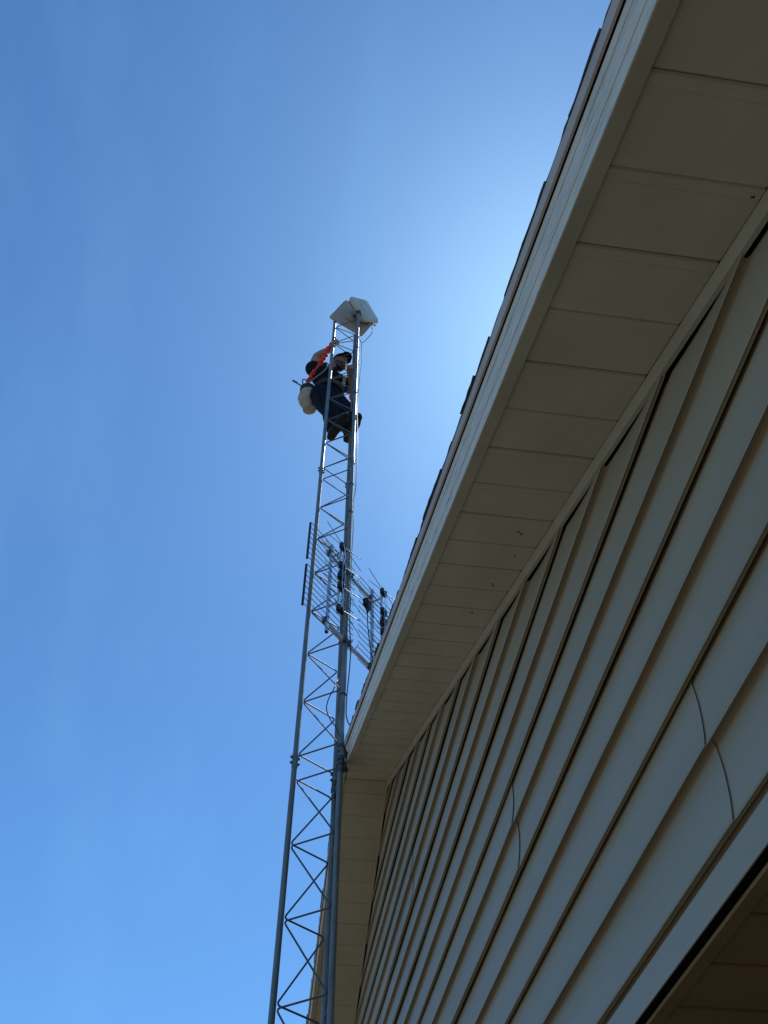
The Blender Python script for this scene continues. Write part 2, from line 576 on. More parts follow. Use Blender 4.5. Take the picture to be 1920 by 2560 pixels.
# body of the house below and behind
b = MB()
b.abox(XA + 0.35, XB - 0.35, YC - 0.98, YC - 0.85, 0.0, 0.632 + CAM_Z)
b.build('lower_wall', M['brown'], house)
b = MB(); b.abox(XA + 0.3, XA + 0.45, -9.0, YS - 0.125, 0, ZBOT); b.build('side_wall', M['siding'], house)
b = MB(); b.abox(XB - 0.45, XB - 0.3, -9.0, YS - 0.125, 0, ZBOT); b.build('side_wall', M['siding'], house)
b = MB(); b.abox(XA + 0.3, XB - 0.3, -9.0, YS - 0.125, 0.66 + CAM_Z, 0.70 + CAM_Z); b.build('attic_floor', M['deck'], house)
b = MB()
b.quad_strip([[(x, y, z) for x, z in ((XA + 0.3, 0), (XB - 0.3, 0), (XB - 0.3, ZBOT), (XP, ZP + 0.1), (XA + 0.3, ZBOT))] for y in (-8.9, -9.0)])
b.build('back_wall', M['siding'], house)

# ------------------------------------------------------------------ lattice tower
LEG = {'L': V((4.119, -0.079, 0)), 'N': V((3.986, -0.331, 0)), 'F': V((4.257, -0.325, 0))}
CEN = (LEG['L'] + LEG['N'] + LEG['F']) / 3
N0, ND = 1.6941 + CAM_Z, 0.39785
tower = empty('lattice_tower', (CEN.x, CEN.y, 0))
tag(tower, 'tall three-legged galvanised steel lattice tower standing against the gable', 'tower')

def nz(i):
    """height of brace node i; nodes 3|4 and 11|12 straddle section joints"""
    o = float(i)
    sec = (i + 4) // 8          # section index: -1.. ; nodes -4..3 -> 0, 4..11 -> 1, 12..19 -> 2
    return N0 + ND * (o - 0.58 * sec)

ZTOP = 8.93 + CAM_Z
sections = [(-12, -5), (-4, 3), (4, 11), (12, 19)]
LR = 0.0158
for si, (a, bn) in enumerate(sections):
    zlo = nz(a) - 0.085 if si > 0 else 0.0
    zhi = nz(bn) + 0.082 if si < 3 else ZTOP
    for k in 'LNF':
        mb = MB()
        p = LEG[k]
        rr = LR
        if si > 0:    # swaged foot slipping over the section below
            mb.tube([(p.x, p.y, zlo), (p.x, p.y, zlo + 0.09), (p.x, p.y, zlo + 0.10), (p.x, p.y, zhi)], [rr + 0.0022, rr + 0.0022, rr, rr], 14)
        else:
            mb.tube([(p.x, p.y, zlo), (p.x, p.y, zhi)], rr, 14)
        leg = mb.build('leg', M['galv'], tower, smooth=True)
        if si > 0:
            for dz in (0.028, 0.066):
                q = V((p.x, p.y, zlo + dz))
                d = V((0.35, -0.94, 0)) if k != 'N' else V((0.6, -0.8, 0))
                b = MB()
                b.tube([q - d * 0.026, q + d * 0.027], 0.0042, 6)
                b.tube([q - d * 0.0285, q - d * 0.019], 0.0085, 6)
                b.tube([q + d * 0.019, q + d * 0.0285], 0.0085, 6)
                b.build('bolt', M['galv2'], leg)

def rounded(pts, r, n=5):
    out = [V(pts[0])]
    for i in range(1, len(pts) - 1):
        p, a, c = V(pts[i]), V(pts[i - 1]), V(pts[i + 1])
        da, dc = (a - p).normalized(), (c - p).normalized()
        for k in range(n + 1):
            t = k / n
            q0, q1 = p + da * r * (1 - t), p + dc * r * t
            out.append(p + da * r * (1 - t) ** 2 + dc * r * t ** 2)
    out.append(V(pts[-1]))
    return out

# each face carries one bent zig-zag rod per section: level run, then a diagonal down
for si, (a, bn) in enumerate(sections):
    for p, q in (('L', 'N'), ('F', 'L'), ('N', 'F')):
        P, Q = LEG[p], LEG[q]
        d = (Q - P).normalized()
        Pi, Qi = P + d * (LR + 0.0015), Q - d * (LR + 0.0015)
        pts = []
        for i in range(bn, a - 1, -1):
            z = nz(i)
            if z < 0.05:
                break
            # from p at node i (top) diagonal to q at node i-1, level back to p at node i-1
            pts.append((Qi.x, Qi.y, z + (0.012)))
            pts.append((Pi.x, Pi.y, z - (0.012)))
        mb = MB()
        mb.tube(rounded(pts, 0.026), 0.0048, 7)
        mb.build('brace_rod', M['galv2'], tower, smooth=True)

# top plate, bracket to the fascia, clamps
mb = MB()
for k in 'LNF':
    p = LEG[k]
    mb.tube([(p.x, p.y, ZTOP - 0.004), (p.x, p.y, ZTOP + 0.006)], LR + 0.003, 12)
mb.build('leg_cap', M['galv2'], tower)
zb_ = 2.955 + CAM_Z
N_ = LEG['N']
for dz, r_ in ((0.085, 0.021), (0.0, 0.024), (-0.035, 0.0235), (-0.075, 0.020)):
    mb = MB()
    mb.tube([(N_.x, N_.y, zb_ + dz - 0.012), (N_.x, N_.y, zb_ + dz + 0.012)], r_, 14)
    mb.build('clamp_collar', M['steel'], tower, smooth=True)
mb = MB()
mb.bar((N_.x + 0.012, N_.y - 0.012, zb_ + 0.085), (N_.x + 0.10, YF + 0.002, zb_ + 0.085), 0.03, 0.006)
mb.bar((N_.x + 0.012, N_.y - 0.012, zb_ - 0.01), (N_.x + 0.10, YF + 0.002, zb_ - 0.01), 0.03, 0.006)
mb.bar((N_.x + 0.10, YF + 0.004, zb_ - 0.05), (N_.x + 0.10, YF + 0.004, zb_ + 0.11), 0.05, 0.006, up=(0, 1, 0))
mb.build('house_bracket', M['steel'], tower)
F_ = LEG['F']
mb = MB()
for dz, r_ in ((0.0, 0.022), (-0.05, 0.019), (0.04, 0.0195)):
    mb.tube([(F_.x, F_.y, 2.935 + CAM_Z + dz - 0.014), (F_.x, F_.y, 2.935 + CAM_Z + dz + 0.014)], r_, 12)
mb.build('clamp_collar', M['steel'], tower, smooth=True)
# black cable ties round the near leg
for z in (3.42, 5.25, 7.13, 5.62, 8.1):
    mb = MB()
    mb.tube([(N_.x, N_.y, z + CAM_Z - 0.004), (N_.x, N_.y, z + CAM_Z + 0.004)], LR + 0.0035, 14)
    mb.build('cable_tie', M['black'], tower)

# ------------------------------------------------------------------ eight-bay television antenna on the tower
A0 = V((3.795, -0.195, 4.592 + CAM_Z))
AT = V((0.754, -0.657, 0)).normalized()
AN = V((-0.657, -0.754, 0)).normalized()
UP = V((0, 0, 1))
def ap(s, n, z):
    return A0 + AT * s + AN * n + UP * z
ant = empty('television_antenna', ap(0.255, -0.03, -0.84))
tag(ant, 'wide bow-tie television antenna with wire grid reflectors clamped to the tower above the roof edge', 'antenna')
for pi, s0 in enumerate((0.0, 0.51)):
    # reflector mast
    mb = MB(); mb.box(ap(s0, 0, -0.42), AT, AN, UP, 0.02, 0.02, 0.84, 0.002)
    mast = mb.build('mast', M['alu'], ant)
    mb = MB(); mb.box(ap(s0, 0, -0.846), AT, AN, UP, 0.017, 0.017, 0.012); mb.build('end_plug', M['black'], mast)
    # two stacked reflector grids, each with plastic end bars
    for gi, (z1, z0) in enumerate(((-0.024, -0.385), (-0.458, -0.822))):
        for e in ((-0.256,) if pi == 0 else (0.256,)):
            mb = MB(); mb.box(ap(s0 + e, 0.002, (z1 + z0) / 2), AT, AN, UP, 0.012, 0.014, z1 - z0 + 0.014, 0.002)
            mb.build('end_bar', M['black'], ant)
        for k in range(8):
            z = z1 + (z0 - z1) * k / 7
            mb = MB()
            if pi == 0:
                mb.tube([ap(s0 - 0.256, 0.012, z), ap(s0 + 0.268 + 0.0, 0.012, z)], 0.0026, 6)
            else:
                mb.tube([ap(s0 - 0.185, 0.012, z), ap(s0 + 0.256, 0.012, z)], 0.0026, 6)
            mb.build('reflector_rod', M['rodgrey'], ant)
    # stand-offs and driven column
    for z in (-0.13, -0.62):
        mb = MB(); mb.bar(ap(s0, 0.008, z), ap(s0, 0.075, z), 0.012, 0.012)
        mb.build('standoff', M['alu'], ant)
    mb = MB(); mb.box(ap(s0, 0.08, -0.405), AT, AN, UP, 0.015, 0.015, 0.64, 0.002)
    col = mb.build('column', M['alu'], ant)
    for bi, z in enumerate((-0.085, -0.285, -0.49, -0.70)):
        ins = MB()
        for sg in (-1, 1):
            ins.box(ap(s0 + sg * 0.019, 0.098, z), AT, AN, UP, 0.022, 0.028, 0.046, 0.004)
            ins.box(ap(s0 + sg * 0.012, 0.088, z + 0.016), AT, AN, UP, 0.016, 0.022, 0.024, 0.003)
        ins.box(ap(s0, 0.092, z - 0.004), AT, AN, UP, 0.03, 0.014, 0.03, 0.003)
        io = ins.build('insulator', M['black'], ant)
        for sg in (-1, 1):
            for dz in (-0.062, 0.062):
                w = MB()
                w.tube([ap(s0 + sg * 0.024, 0.104, z + dz * 0.1), ap(s0 + sg * 0.205, 0.108, z + dz)], 0.0024, 6)
                w.build('whisker', M['rodgrey'], io)
    # phasing lines, and the feed block in the middle
    for sg in (-1, 1):
        for za, zb2, cr_ in ((-0.085, -0.285, -1), (-0.285, -0.49, 1), (-0.49, -0.70, -1)):
            w = MB(); w.tube([ap(s0 + sg * 0.014, 0.115, za), ap(s0 + sg * 0.014 * cr_, 0.115, (za + zb2) / 2 - 0.02), ap(s0 + sg * 0.014, 0.115, zb2)], 0.0021, 6)
            w.build('phasing_line', M['alu'], ant)
    fb = MB()
    fb.box(ap(s0 - 0.004, 0.10, -0.387), AT, AN, UP, 0.05, 0.026, 0.06, 0.005)
    fb.box(ap(s0 - 0.018, 0.096, -0.40), AT, AN, UP, 0.028, 0.03, 0.04, 0.004)
    fb.build('feed_block', M['black'], ant)
# booms joining the halves, with their clamps
for z in (-0.075, -0.735):
    mb = MB(); mb.bar(ap(-0.03, -0.02, z), ap(0.54, -0.02, z), 0.02, 0.026, bev=0.003)
    bo = mb.build('boom', M['alu'], ant)
    for s0 in (0.0, 0.51):
        mb = MB(); mb.box(ap(s0, -0.014, z), AT, AN, UP, 0.036, 0.034, 0.034, 0.004)
        mb.build('boom_clamp', M['steel'], bo)
    mb = MB(); mb.box(ap(0.233, -0.012, z), AT, AN, UP, 0.07, 0.03, 0.03, 0.004)
    mb.tube([ap(0.21, -0.06, z), ap(0.21, 0.012, z)], 0.004, 6)
    mb.tube([ap(0.256, -0.06, z), ap(0.256, 0.012, z)], 0.004, 6)
    mb.build('mast_clamp', M['steel'], bo)
    # stub rods of the middle grid edge
    for dz, s_ in ((0.0, 0.272), (0.0, 0.33)):
        mb = MB(); mb.tube([ap(s_, 0.012, z + 0.04 + dz), ap(s_, -0.02, z + dz)], 0.0026, 6)
        mb.build('grid_tie', M['galv2'], bo)
# combiner box and its lead
mb = MB()
mb.box(ap(0.412, 0.03, -0.255), AT, AN, UP, 0.05, 0.032, 0.085, 0.008)
mb.box(ap(0.39, 0.022, -0.245), AT, AN, UP, 0.03, 0.03, 0.06, 0.006)
mb.tube([ap(0.405, 0.03, -0.295), ap(0.406, 0.03, -0.345)], [0.015, 0.006], 8)
mb.build('combiner_box', M['black'], ant)
mb = MB()
mb.tube(spline([ap(0.406, 0.03, -0.33), ap(0.412, 0.03, -0.45), ap(0.435, 0.028, -0.58), ap(0.475, 0.02, -0.68), ap(0.50, 0.018, -0.76), ap(0.50, 0.018, -0.9)]), 0.0036, 7)
mb.build('antenna_lead', M['cable'], ant, smooth=True)

# ------------------------------------------------------------------ two diamond panel antennas at the tower top
AZ = R(-5.0)
HV = V((math.cos(AZ), math.sin(AZ), 0))       # away from the house corner
RV = V((math.sin(AZ), -math.cos(AZ), 0))      # to the right of it
def frame(e1, e2):
    a = (RV * e1[0] + HV * e1[1] + UP * e1[2]).normalized()
    b = (RV * e2[0] + HV * e2[1] + UP * e2[2])
    b = (b - a * b.dot(a)).normalized()
    return a, b, a.cross(b)
def rounded_slab(mb, c, a, b, n, w, h, th, cr_=0.03, dome=0.0, ch=0.008):
    prof = []
    for (sx, sy, a0) in ((1, 1, 0), (-1, 1, 90), (-1, -1, 180), (1, -1, 270)):
        for k in range(5):
            an = R(a0 + 22.5 * k)
            prof.append((sx * (w / 2 - cr_) + cr_ * math.cos(an), sy * (h / 2 - cr_) + cr_ * math.sin(an)))
    rings = []
    for z, sc in ((-th / 2, 1 - ch * 2 / w), (-th / 2 + ch, 1), (th / 2 - ch, 1), (th / 2, 1 - ch * 2 / w)):
        rings.append([c + a * x * sc + b * y * sc + n * z for x, y in prof])
    mb.quad_strip(rings)

e1, e2, en = frame((220, 158, 254), (180, 182, -269))
PC = V((4.03, -0.400, 9.15 + CAM_Z))
if en.dot(V((0, 0, CAM_Z)) - PC) < 0:
    en = -en
pa = empty('panel_antenna', PC - UP * 0.3)
tag(pa, 'thick white square panel antenna set as a diamond, nearer one on the tower top', 'panel antenna')
mb = MB(); rounded_slab(mb, PC, e1, e2, en, 0.325, 0.325, 0.05, 0.03, ch=0.012)
rad = mb.build('radome', M['white'], pa, smooth=True, angle=50)
mb = MB(); rounded_slab(mb, PC - en * 0.040, e1, e2, en, 0.30, 0.30, 0.026, 0.03)
mb.build('back_cover', M['offwhite'], pa, smooth=True, angle=50)
for k in range(3):
    q = PC - en * 0.042 + e2 * 0.155 + e1 * (0.02 + 0.055 * k)
    mb = MB(); mb.tube([q, q + e2 * 0.02], 0.011, 10); mb.build('port', M['offwhite'], pa, smooth=True)
for k in range(6):
    q = PC - en * 0.022 - e1 * 0.163 + e2 * (-0.12 + 0.048 * k)
    mb = MB(); mb.ball(q, 0.006, n=8, m=5); mb.build('screw', M['steel'], pa)
# small illegible logo lettering along the face
for k in range(9):
    q = PC + en * 0.0262 - e1 * 0.05 + e2 * (-0.09 + 0.0145 * k)
    mb = MB(); mb.box(q, e1, e2, en, 0.010 if k % 3 else 0.015, 0.008, 0.001)
    mb.build('logo_letter', M['ink'], rad)

f1, f2, fn = frame((210, -89, 390), (390, 144, -177))
PC2 = V((4.125, -0.288, 9.11 + CAM_Z))
if fn.dot(V((0, 0, CAM_Z)) - PC2) < 0:
    fn = -fn
pb = empty('panel_antenna', PC2 - UP * 0.3)
tag(pb, 'flat off-white square panel antenna seen from below, farther one behind the tower top', 'panel antenna')
mb = MB(); rounded_slab(mb, PC2, f1, f2, fn, 0.385, 0.44, 0.022, 0.028, ch=0.006)
mb.build('radome', M['offwhite'], pb, smooth=True, angle=50)
mb = MB(); rounded_slab(mb, PC2 + fn * 0.018, f1, f2, fn, 0.16, 0.16, 0.016, 0.02, ch=0.004)
mb.build('mount_plate', M['offwhite'], pb, smooth=True, angle=50)
# bracket from the near leg
mb = MB()
Nt = V((N_.x, N_.y, ZTOP))
mb.tube([Nt, Nt + UP * 0.10], 0.013, 10)
mb.bar(Nt + UP * 0.05, PC - en * 0.05, 0.03, 0.012)
mb.bar(Nt + UP * 0.07, PC2 + fn * 0.02, 0.03, 0.012)
mb.box(Nt + UP * 0.035, RV, HV, UP, 0.055, 0.05, 0.04, 0.006)
mb.build('antenna_bracket', M['galv2'], tower)

# ------------------------------------------------------------------ cables
def wp(x, y, z):
    return V((x, y, z + CAM_Z))
def cable(name, pts, r, m, label, cat='cable'):
    mb = MB(); mb.tube(spline(pts, 7), r, 7)
    return tag(mb.build(name, M[m], None, smooth=True), label, cat)
cable('antenna_cable', [wp(4.12, -0.50, 8.93), wp(4.089, -0.504, 8.728), wp(4.057, -0.433, 8.447), wp(4.022, -0.384, 8.295), wp(3.984, -0.357, 8.276), wp(3.972, -0.346, 8.33)], 0.0042, 'cable',
      'thin dark cable hanging in a loop from the white panel antenna to the tower')
cable('feed_cable', [wp(3.967, -0.346, 8.279), wp(3.983, -0.372, 8.222), wp(4.002, -0.382, 8.081), wp(4.001, -0.388, 7.818), wp(3.982, -0.374, 7.529), wp(3.974, -0.362, 7.225), wp(3.972, -0.355, 7.0), wp(3.97, -0.355, 6.7),
                     wp(3.983, -0.364, 6.46), wp(3.983, -0.368, 6.223), wp(3.983, -0.368, 6.007), wp(3.983, -0.367, 5.653), wp(3.984, -0.361, 5.509), wp(3.973, -0.351, 5.386), wp(3.972, -0.350, 5.2), wp(3.984, -0.357, 5.05), wp(3.98, -0.353, 4.8), wp(3.974, -0.351, 4.6), wp(3.97, -0.351, 4.1)], 0.0045, 'palecable',
      'pale feed cable bowing out along the sunny side of the tower leg')
cable('coaxial_cable', [wp(3.965, -0.353, 4.25), wp(3.960, -0.353, 4.0), wp(3.973, -0.366, 3.80), wp(3.974, -0.363, 3.62), wp(3.966, -0.353, 3.43), wp(3.962, -0.350, 3.283), wp(3.972, -0.356, 3.235), wp(4.01, -0.375, 3.222), wp(4.10, -0.42, 3.275)], 0.0038, 'cable',
      'black coaxial cable running down the near tower leg and onto the roof edge')
cable('loose_cable', [wp(4.12, -0.318, 3.72), wp(4.089, -0.301, 3.625), wp(4.0, -0.276, 3.48), wp(3.962, -0.246, 3.37), wp(3.953, -0.233, 3.301), wp(3.953, -0.237, 3.254), wp(3.951, -0.262, 3.191), wp(3.954, -0.292, 3.15), wp(3.962, -0.314, 3.10)], 0.0034, 'cable',
      'slack black cable looping inside the tower just above the gable peak')

# ------------------------------------------------------------------ the climber, on the far face of the tower
MID = V((4.188, -0.202, 0))
OV = V((0.84, 0.54, 0)).normalized()      # away from the tower
GV = V((-0.54, 0.84, 0)).normalized()     # climber's right hand side
ZB = 6.809 + CAM_Z
def pp(a, b, z):
    return MID + OV * a + GV * b + UP * (ZB + z)

class Flesh(MB):
    def cap(self, a, b, ra, rb, n=12):
        a, b = V(a), V(b)
        t = (b - a).normalized()
        pts, rs = [], []
        for k in range(4):
            an = R(10 + 80 * k / 3)
            pts.append(a - t * ra * math.cos(an)); rs.append(ra * math.sin(an))
        for k in range(4):
            an = R(90 - 80 * k / 3)
            pts.append(b + t * rb * math.cos(an)); rs.append(rb * math.sin(an))
        self.tube(pts, rs, n)
    def chain(self, pts, rs):
        for i in range(len(pts) - 1):
            self.cap(pts[i], pts[i + 1], rs[i], rs[i + 1])

def fleshy(fl, name, m, parent, voxel, smooth=6):
    o = fl.build(name, m, parent, smooth=True, angle=180)
    r_ = o.modifiers.new('union', 'REMESH')
    r_.mode = 'VOXEL'
    r_.voxel_size = voxel
    r_.use_smooth_shade = True
    s_ = o.modifiers.new('relax', 'SMOOTH')
    s_.iterations = smooth
    s_.factor = 0.5
    return o

man = empty('person', pp(0.12, -0.07, 0.0))
tag(man, 'tower climber in dark shirt, jeans and cap, harnessed near the tower top, arm raised', 'person')
hipR, hipL = pp(0.245, 0.055, 0.86), pp(0.235, -0.12, 0.86)
kneeR, kneeL = pp(0.13, 0.005, 0.46), pp(0.06, -0.185, 0.42)
ankR, ankL = pp(0.095, -0.010, 0.085), pp(0.015, -0.140, 0.10)
toeR, toeL = pp(-0.115, 0.02, 0.030), pp(-0.19, -0.085, 0.032)
heelR, heelL = pp(0.125, -0.018, 0.035), pp(0.045, -0.150, 0.035)
pelv, waist, chest = pp(0.255, -0.03, 0.90), pp(0.25, -0.025, 1.06), pp(0.24, -0.005, 1.24)
neck, head = pp(0.19, -0.01, 1.40), pp(0.115, -0.045, 1.50)
shR, shL = pp(0.275, 0.18, 1.335), pp(0.22, -0.165, 1.355)
elR, haR = pp(0.255, 0.165, 1.60), pp(0.055, 0.125, 1.555)
elL, haL = pp(0.13, -0.265, 1.18), pp(-0.02, -0.075, 1.25)

bd = Flesh()
# trunk
bd.ball(pelv, 0.15, 0.105, 0.12, 14, 9, Matrix((OV, GV, UP)).transposed().to_3x3() @ Matrix.Rotation(R(90), 3, 'Z'))
bd.chain([pelv, waist, chest], [0.125, 0.118, 0.135])
bd.cap(chest + GV * 0.07, chest - GV * 0.07, 0.115, 0.115)
bd.cap(shR, shL, 0.072, 0.072)
bd.chain([chest + UP * 0.08, neck, head], [0.085, 0.056, 0.06])
# legs, arms
for h_, k_, a_, he, to in ((hipR, kneeR, ankR, heelR, toeR), (hipL, kneeL, ankL, heelL, toeL)):
    bd.chain([h_, h_.lerp(k_, 0.5), k_, k_.lerp(a_, 0.35), a_], [0.088, 0.078, 0.058, 0.056, 0.040])
    bd.chain([he, to], [0.034, 0.030])
for s_, e_, h_ in ((shR, elR, haR), (shL, elL, haL)):
    bd.chain([s_, s_.lerp(e_, 0.45), e_, e_.lerp(h_, 0.3), h_], [0.066, 0.061, 0.050, 0.049, 0.031])
# head: skull, jaw, nose, ears, looking down along the tower towards its hands
fw = (V((-0.62, -0.42, -0.10))).normalized()
sdv = fw.cross(UP).normalized()
hu = sdv.cross(fw).normalized()
hrot = Matrix((sdv, fw, hu)).transposed().to_3x3()
bd.ball(head + hu * 0.025, 0.076, 0.097, 0.098, 14, 10, hrot)
bd.ball(head + fw * 0.035 - hu * 0.06, 0.052, 0.058, 0.055, 12, 8, hrot)
bd.cap(head + fw * 0.095 - hu * 0.002, head + fw * 0.112 - hu * 0.028, 0.009, 0.014, 8)
for sg in (-1, 1):
    bd.ball(head + sdv * sg * 0.078 - fw * 0.005 - hu * 0.005, 0.011, 0.018, 0.030, 8, 6, hrot)
# hands: palm, four bent fingers of different length closed on the steel, thumb from the side
def hand(c, fwd, acr, inn):
    fwd, acr, inn = fwd.normalized(), acr.normalized(), inn.normalized()
    for k in range(4):
        bd.cap(c + acr * (-0.03 + 0.02 * k), c + fwd * 0.075 + acr * (-0.033 + 0.022 * k), 0.016, 0.013, 8)
    for k, ln in enumerate((0.88, 1.0, 0.95, 0.76)):
        q = c + fwd * 0.08 + acr * (-0.034 + 0.0225 * k)
        q1 = q + (fwd * 0.6 + inn * 0.5).normalized() * 0.036 * ln
        q2 = q1 + (inn * 1.0 + fwd * 0.05).normalized() * 0.026 * ln
        q3 = q2 + (inn * 0.5 - fwd * 0.9).normalized() * 0.020 * ln
        bd.chain([q, q1, q2, q3], [0.0098, 0.0092, 0.0085, 0.0078])
    t0 = c + fwd * 0.02 - acr * 0.036
    bd.chain([t0, t0 - acr * 0.022 + fwd * 0.03 + inn * 0.01, t0 - acr * 0.014 + fwd * 0.052 + inn * 0.03], [0.013, 0.0105, 0.009])
hand(haR, LEG['L'] + UP * (haR.z - 0.0) - haR + UP * 0.0, UP, V((0.3, -1, 0)))
hand(haL, V((-0.35, -0.95, 0.1)), UP, V((-0.9, 0.2, 0)))
body = fleshy(bd, 'body', M['skin'], man, 0.0065, 5)

# clothing as its own shells
tr = Flesh()
tr.ball(pelv, 0.180, 0.130, 0.140, 14, 9, Matrix((OV, GV, UP)).transposed().to_3x3() @ Matrix.Rotation(R(90), 3, 'Z'))
tr.cap(pelv, waist - UP * 0.06, 0.142, 0.136)
for h_, k_, a_ in ((hipR, kneeR, ankR), (hipL, kneeL, ankL)):
    m1 = h_.lerp(k_, 0.5)
    tr.chain([h_, m1, k_, k_.lerp(a_, 0.4), a_ + UP * 0.035], [0.132, 0.124, 0.098, 0.092, 0.078])
fleshy(tr, 'trousers', M['jeans'], man, 0.009, 4)
sh = Flesh()
sh.chain([waist - UP * 0.05, waist, chest], [0.138, 0.135, 0.152])
sh.cap(chest + GV * 0.075, chest - GV * 0.075, 0.132, 0.132)
sh.cap(shR, shL, 0.090, 0.090)
sh.cap(chest + UP * 0.08, neck - UP * 0.02, 0.10, 0.066)
for s_, e_ in ((shR, elR), (shL, elL)):
    sh.chain([s_, s_.lerp(e_, 0.18 if s_ is shR else 0.62)], [0.084, 0.066])
fleshy(sh, 'shirt', M['shirt'], man, 0.009, 3)
for he, to, an in ((heelR, toeR, ankR), (heelL, toeL, ankL)):
    bt = Flesh()
    bt.chain([he, he.lerp(to, 0.5) + UP * 0.012, to], [0.042, 0.048, 0.042])
    bt.chain([he + UP * 0.01, an, an + UP * 0.08], [0.044, 0.054, 0.062])
    bo = fleshy(bt, 'boot', M['boot'], man, 0.008, 3)
    d = (to - he).normalized()
    sl = MB()
    pr = []
    sv = d.cross(UP).normalized()
    for f_, w_ in ((-0.045, 0.022), (-0.02, 0.038), (0.06, 0.038), (0.13, 0.047), (0.19, 0.046), (0.235, 0.034), (0.255, 0.012)):
        pr.append((f_, w_))
    out = [(f_, w_) for f_, w_ in pr] + [(f_, -w_) for f_, w_ in reversed(pr)]
    base = V((he.x, he.y, ZB))
    dd = V((d.x, d.y, 0)).normalized()
    sl.quad_strip([[base + dd * f_ + sv * w_ + UP * z for f_, w_ in out] for z in (0.0, 0.022)])
    sl.build('sole', M['boot'], bo)
# cap with peak, hair
cp = Flesh()
cp.ball(head + hu * 0.045 - fw * 0.004, 0.086, 0.108, 0.088, 16, 10, hrot)
cpo = cp.build('cap', M['cap'], man, smooth=True, angle=180)
bm = bmesh.new(); bm.from_mesh(cpo.data)
off_ = wloc(man)
bmesh.ops.bisect_plane(bm, geom=bm.verts[:] + bm.edges[:] + bm.faces[:], plane_co=head + hu * 0.03 - off_, plane_no=-hu, clear_outer=True)
bm.to_mesh(cpo.data); bm.free()
bk = MB()
rings = []
for k in range(7):
    a = -1 + 2 * k / 6
    x = 0.074 * a
    rings.append([head + hu * (0.035 - 0.012 * a * a) + sdv * x + fw * 0.075 * math.sqrt(max(0.05, 1 - 0.6 * a * a)),
                  head + hu * (0.024 - 0.02 * a * a) + sdv * x + fw * (0.095 + 0.075 * math.sqrt(max(0.0, 1 - a * a))),
                  head + hu * (0.029 - 0.02 * a * a) + sdv * x + fw * (0.095 + 0.075 * math.sqrt(max(0.0, 1 - a * a))),
                  head + hu * (0.041 - 0.012 * a * a) + sdv * x + fw * 0.075 * math.sqrt(max(0.05, 1 - 0.6 * a * a))])
bk.quad_strip(rings)
bk.build('peak', M['cap'], cpo)
hr = Flesh()
hr.ball(head - fw * 0.022 + hu * 0.004, 0.080, 0.083, 0.082, 14, 9, hrot)
hr.build('hair', M['hair'], man, smooth=True, angle=180)
br = Flesh()
br.ball(head + fw * 0.030 - hu * 0.072, 0.058, 0.060, 0.050, 14, 9, hrot)
br.ball(head + fw * 0.010 - hu * 0.035, 0.0775, 0.05, 0.05, 14, 9, hrot)
br.build('beard', M['hair'], man, smooth=True, angle=180)
for sg in (-1, 1):
    e = MB(); e.ball(head + fw * 0.091 + sdv * sg * 0.031 + hu * 0.012, 0.010, n=8, m=6); e.build('eye', M['eye'], man, smooth=True)
e = MB(); e.cap = None
e.ball(head + fw * 0.089 - hu * 0.058, 0.022, 0.006, 0.006, 10, 6, hrot); e.build('mouth', M['lip'], man, smooth=True)
# harness: waist belt, shoulder and thigh straps
def band(c, n, u, rx, ry, w, th, m, name):
    n = n.normalized(); u = (u - n * u.dot(n)).normalized(); v = n.cross(u)
    mb = MB()
    rings = []
    N_s = 28
    for k in range(N_s + 1):
        a = 2 * math.pi * k / N_s
        d = u * rx * math.cos(a) + v * ry * math.sin(a)
        dn = d.normalized()
        rings.append([c + d - n * w / 2, c + d + dn * th - n * w / 2, c + d + dn * th + n * w / 2, c + d + n * w / 2])
    mb.quad_strip(rings, caps=False)
    return mb.build(name, M[m], man, smooth=True)
band(waist - UP * 0.045, UP, OV, 0.142, 0.150, 0.075, 0.014, 'strap', 'belt')
band(hipR.lerp(kneeR, 0.22), hipR - kneeR, OV, 0.112, 0.112, 0.045, 0.008, 'tanstrap', 'thigh_strap')
band(hipL.lerp(kneeL, 0.22), hipL - kneeL, OV, 0.112, 0.112, 0.045, 0.008, 'tanstrap', 'thigh_strap')
for sg in (-1, 1):
    mb = MB()
    pts = spline([waist + GV * sg * 0.08 - OV * 0.145, chest + GV * sg * 0.10 - OV * 0.142, chest + GV * sg * 0.11 - OV * 0.08 + UP * 0.14, chest + GV * sg * 0.09 + OV * 0.06 + UP * 0.17, waist - GV * sg * 0.05 + OV * 0.15])
    rings = []
    for i, q in enumerate(pts):
        rings.append([q + GV * 0.02, q + GV * 0.02 + UP * 0.003 - OV * 0.003, q - GV * 0.02 + UP * 0.003 - OV * 0.003, q - GV * 0.02])
    mb.quad_strip(rings)
    mb.build('shoulder_strap', M['tanstrap'], man)

# bucket bag hanging at the belt
bt_, bb_ = pp(0.375, 0.165, 1.08), pp(0.405, 0.085, 0.74)
ax = (bb_ - bt_)
bagL = ax.length
ax.normalize()
bag = empty('tool_bag', bb_)
tag(bag, 'pale canvas bucket tool bag with black rim hanging at the climber\'s hip', 'tool bag')
def lathe(profile, n=16, wob=0.0):
    mb = MB()
    s1 = ax.cross(V((0, 0, 1)) if abs(ax.z) < 0.95 else V((1, 0, 0))).normalized()
    s2 = ax.cross(s1)
    rings = []
    for t_, r_ in profile:
        ring = []
        for k in range(n):
            a = 2 * math.pi * k / n
            rr = r_ * (1 + wob * math.sin(3 * a + t_ * 9) + wob * 0.6 * math.sin(5 * a - t_ * 14))
            ring.append(bt_ + ax * t_ * bagL + (s1 * math.cos(a) + s2 * math.sin(a)) * rr)
        rings.append(ring)
    mb.quad_strip(rings)
    return mb
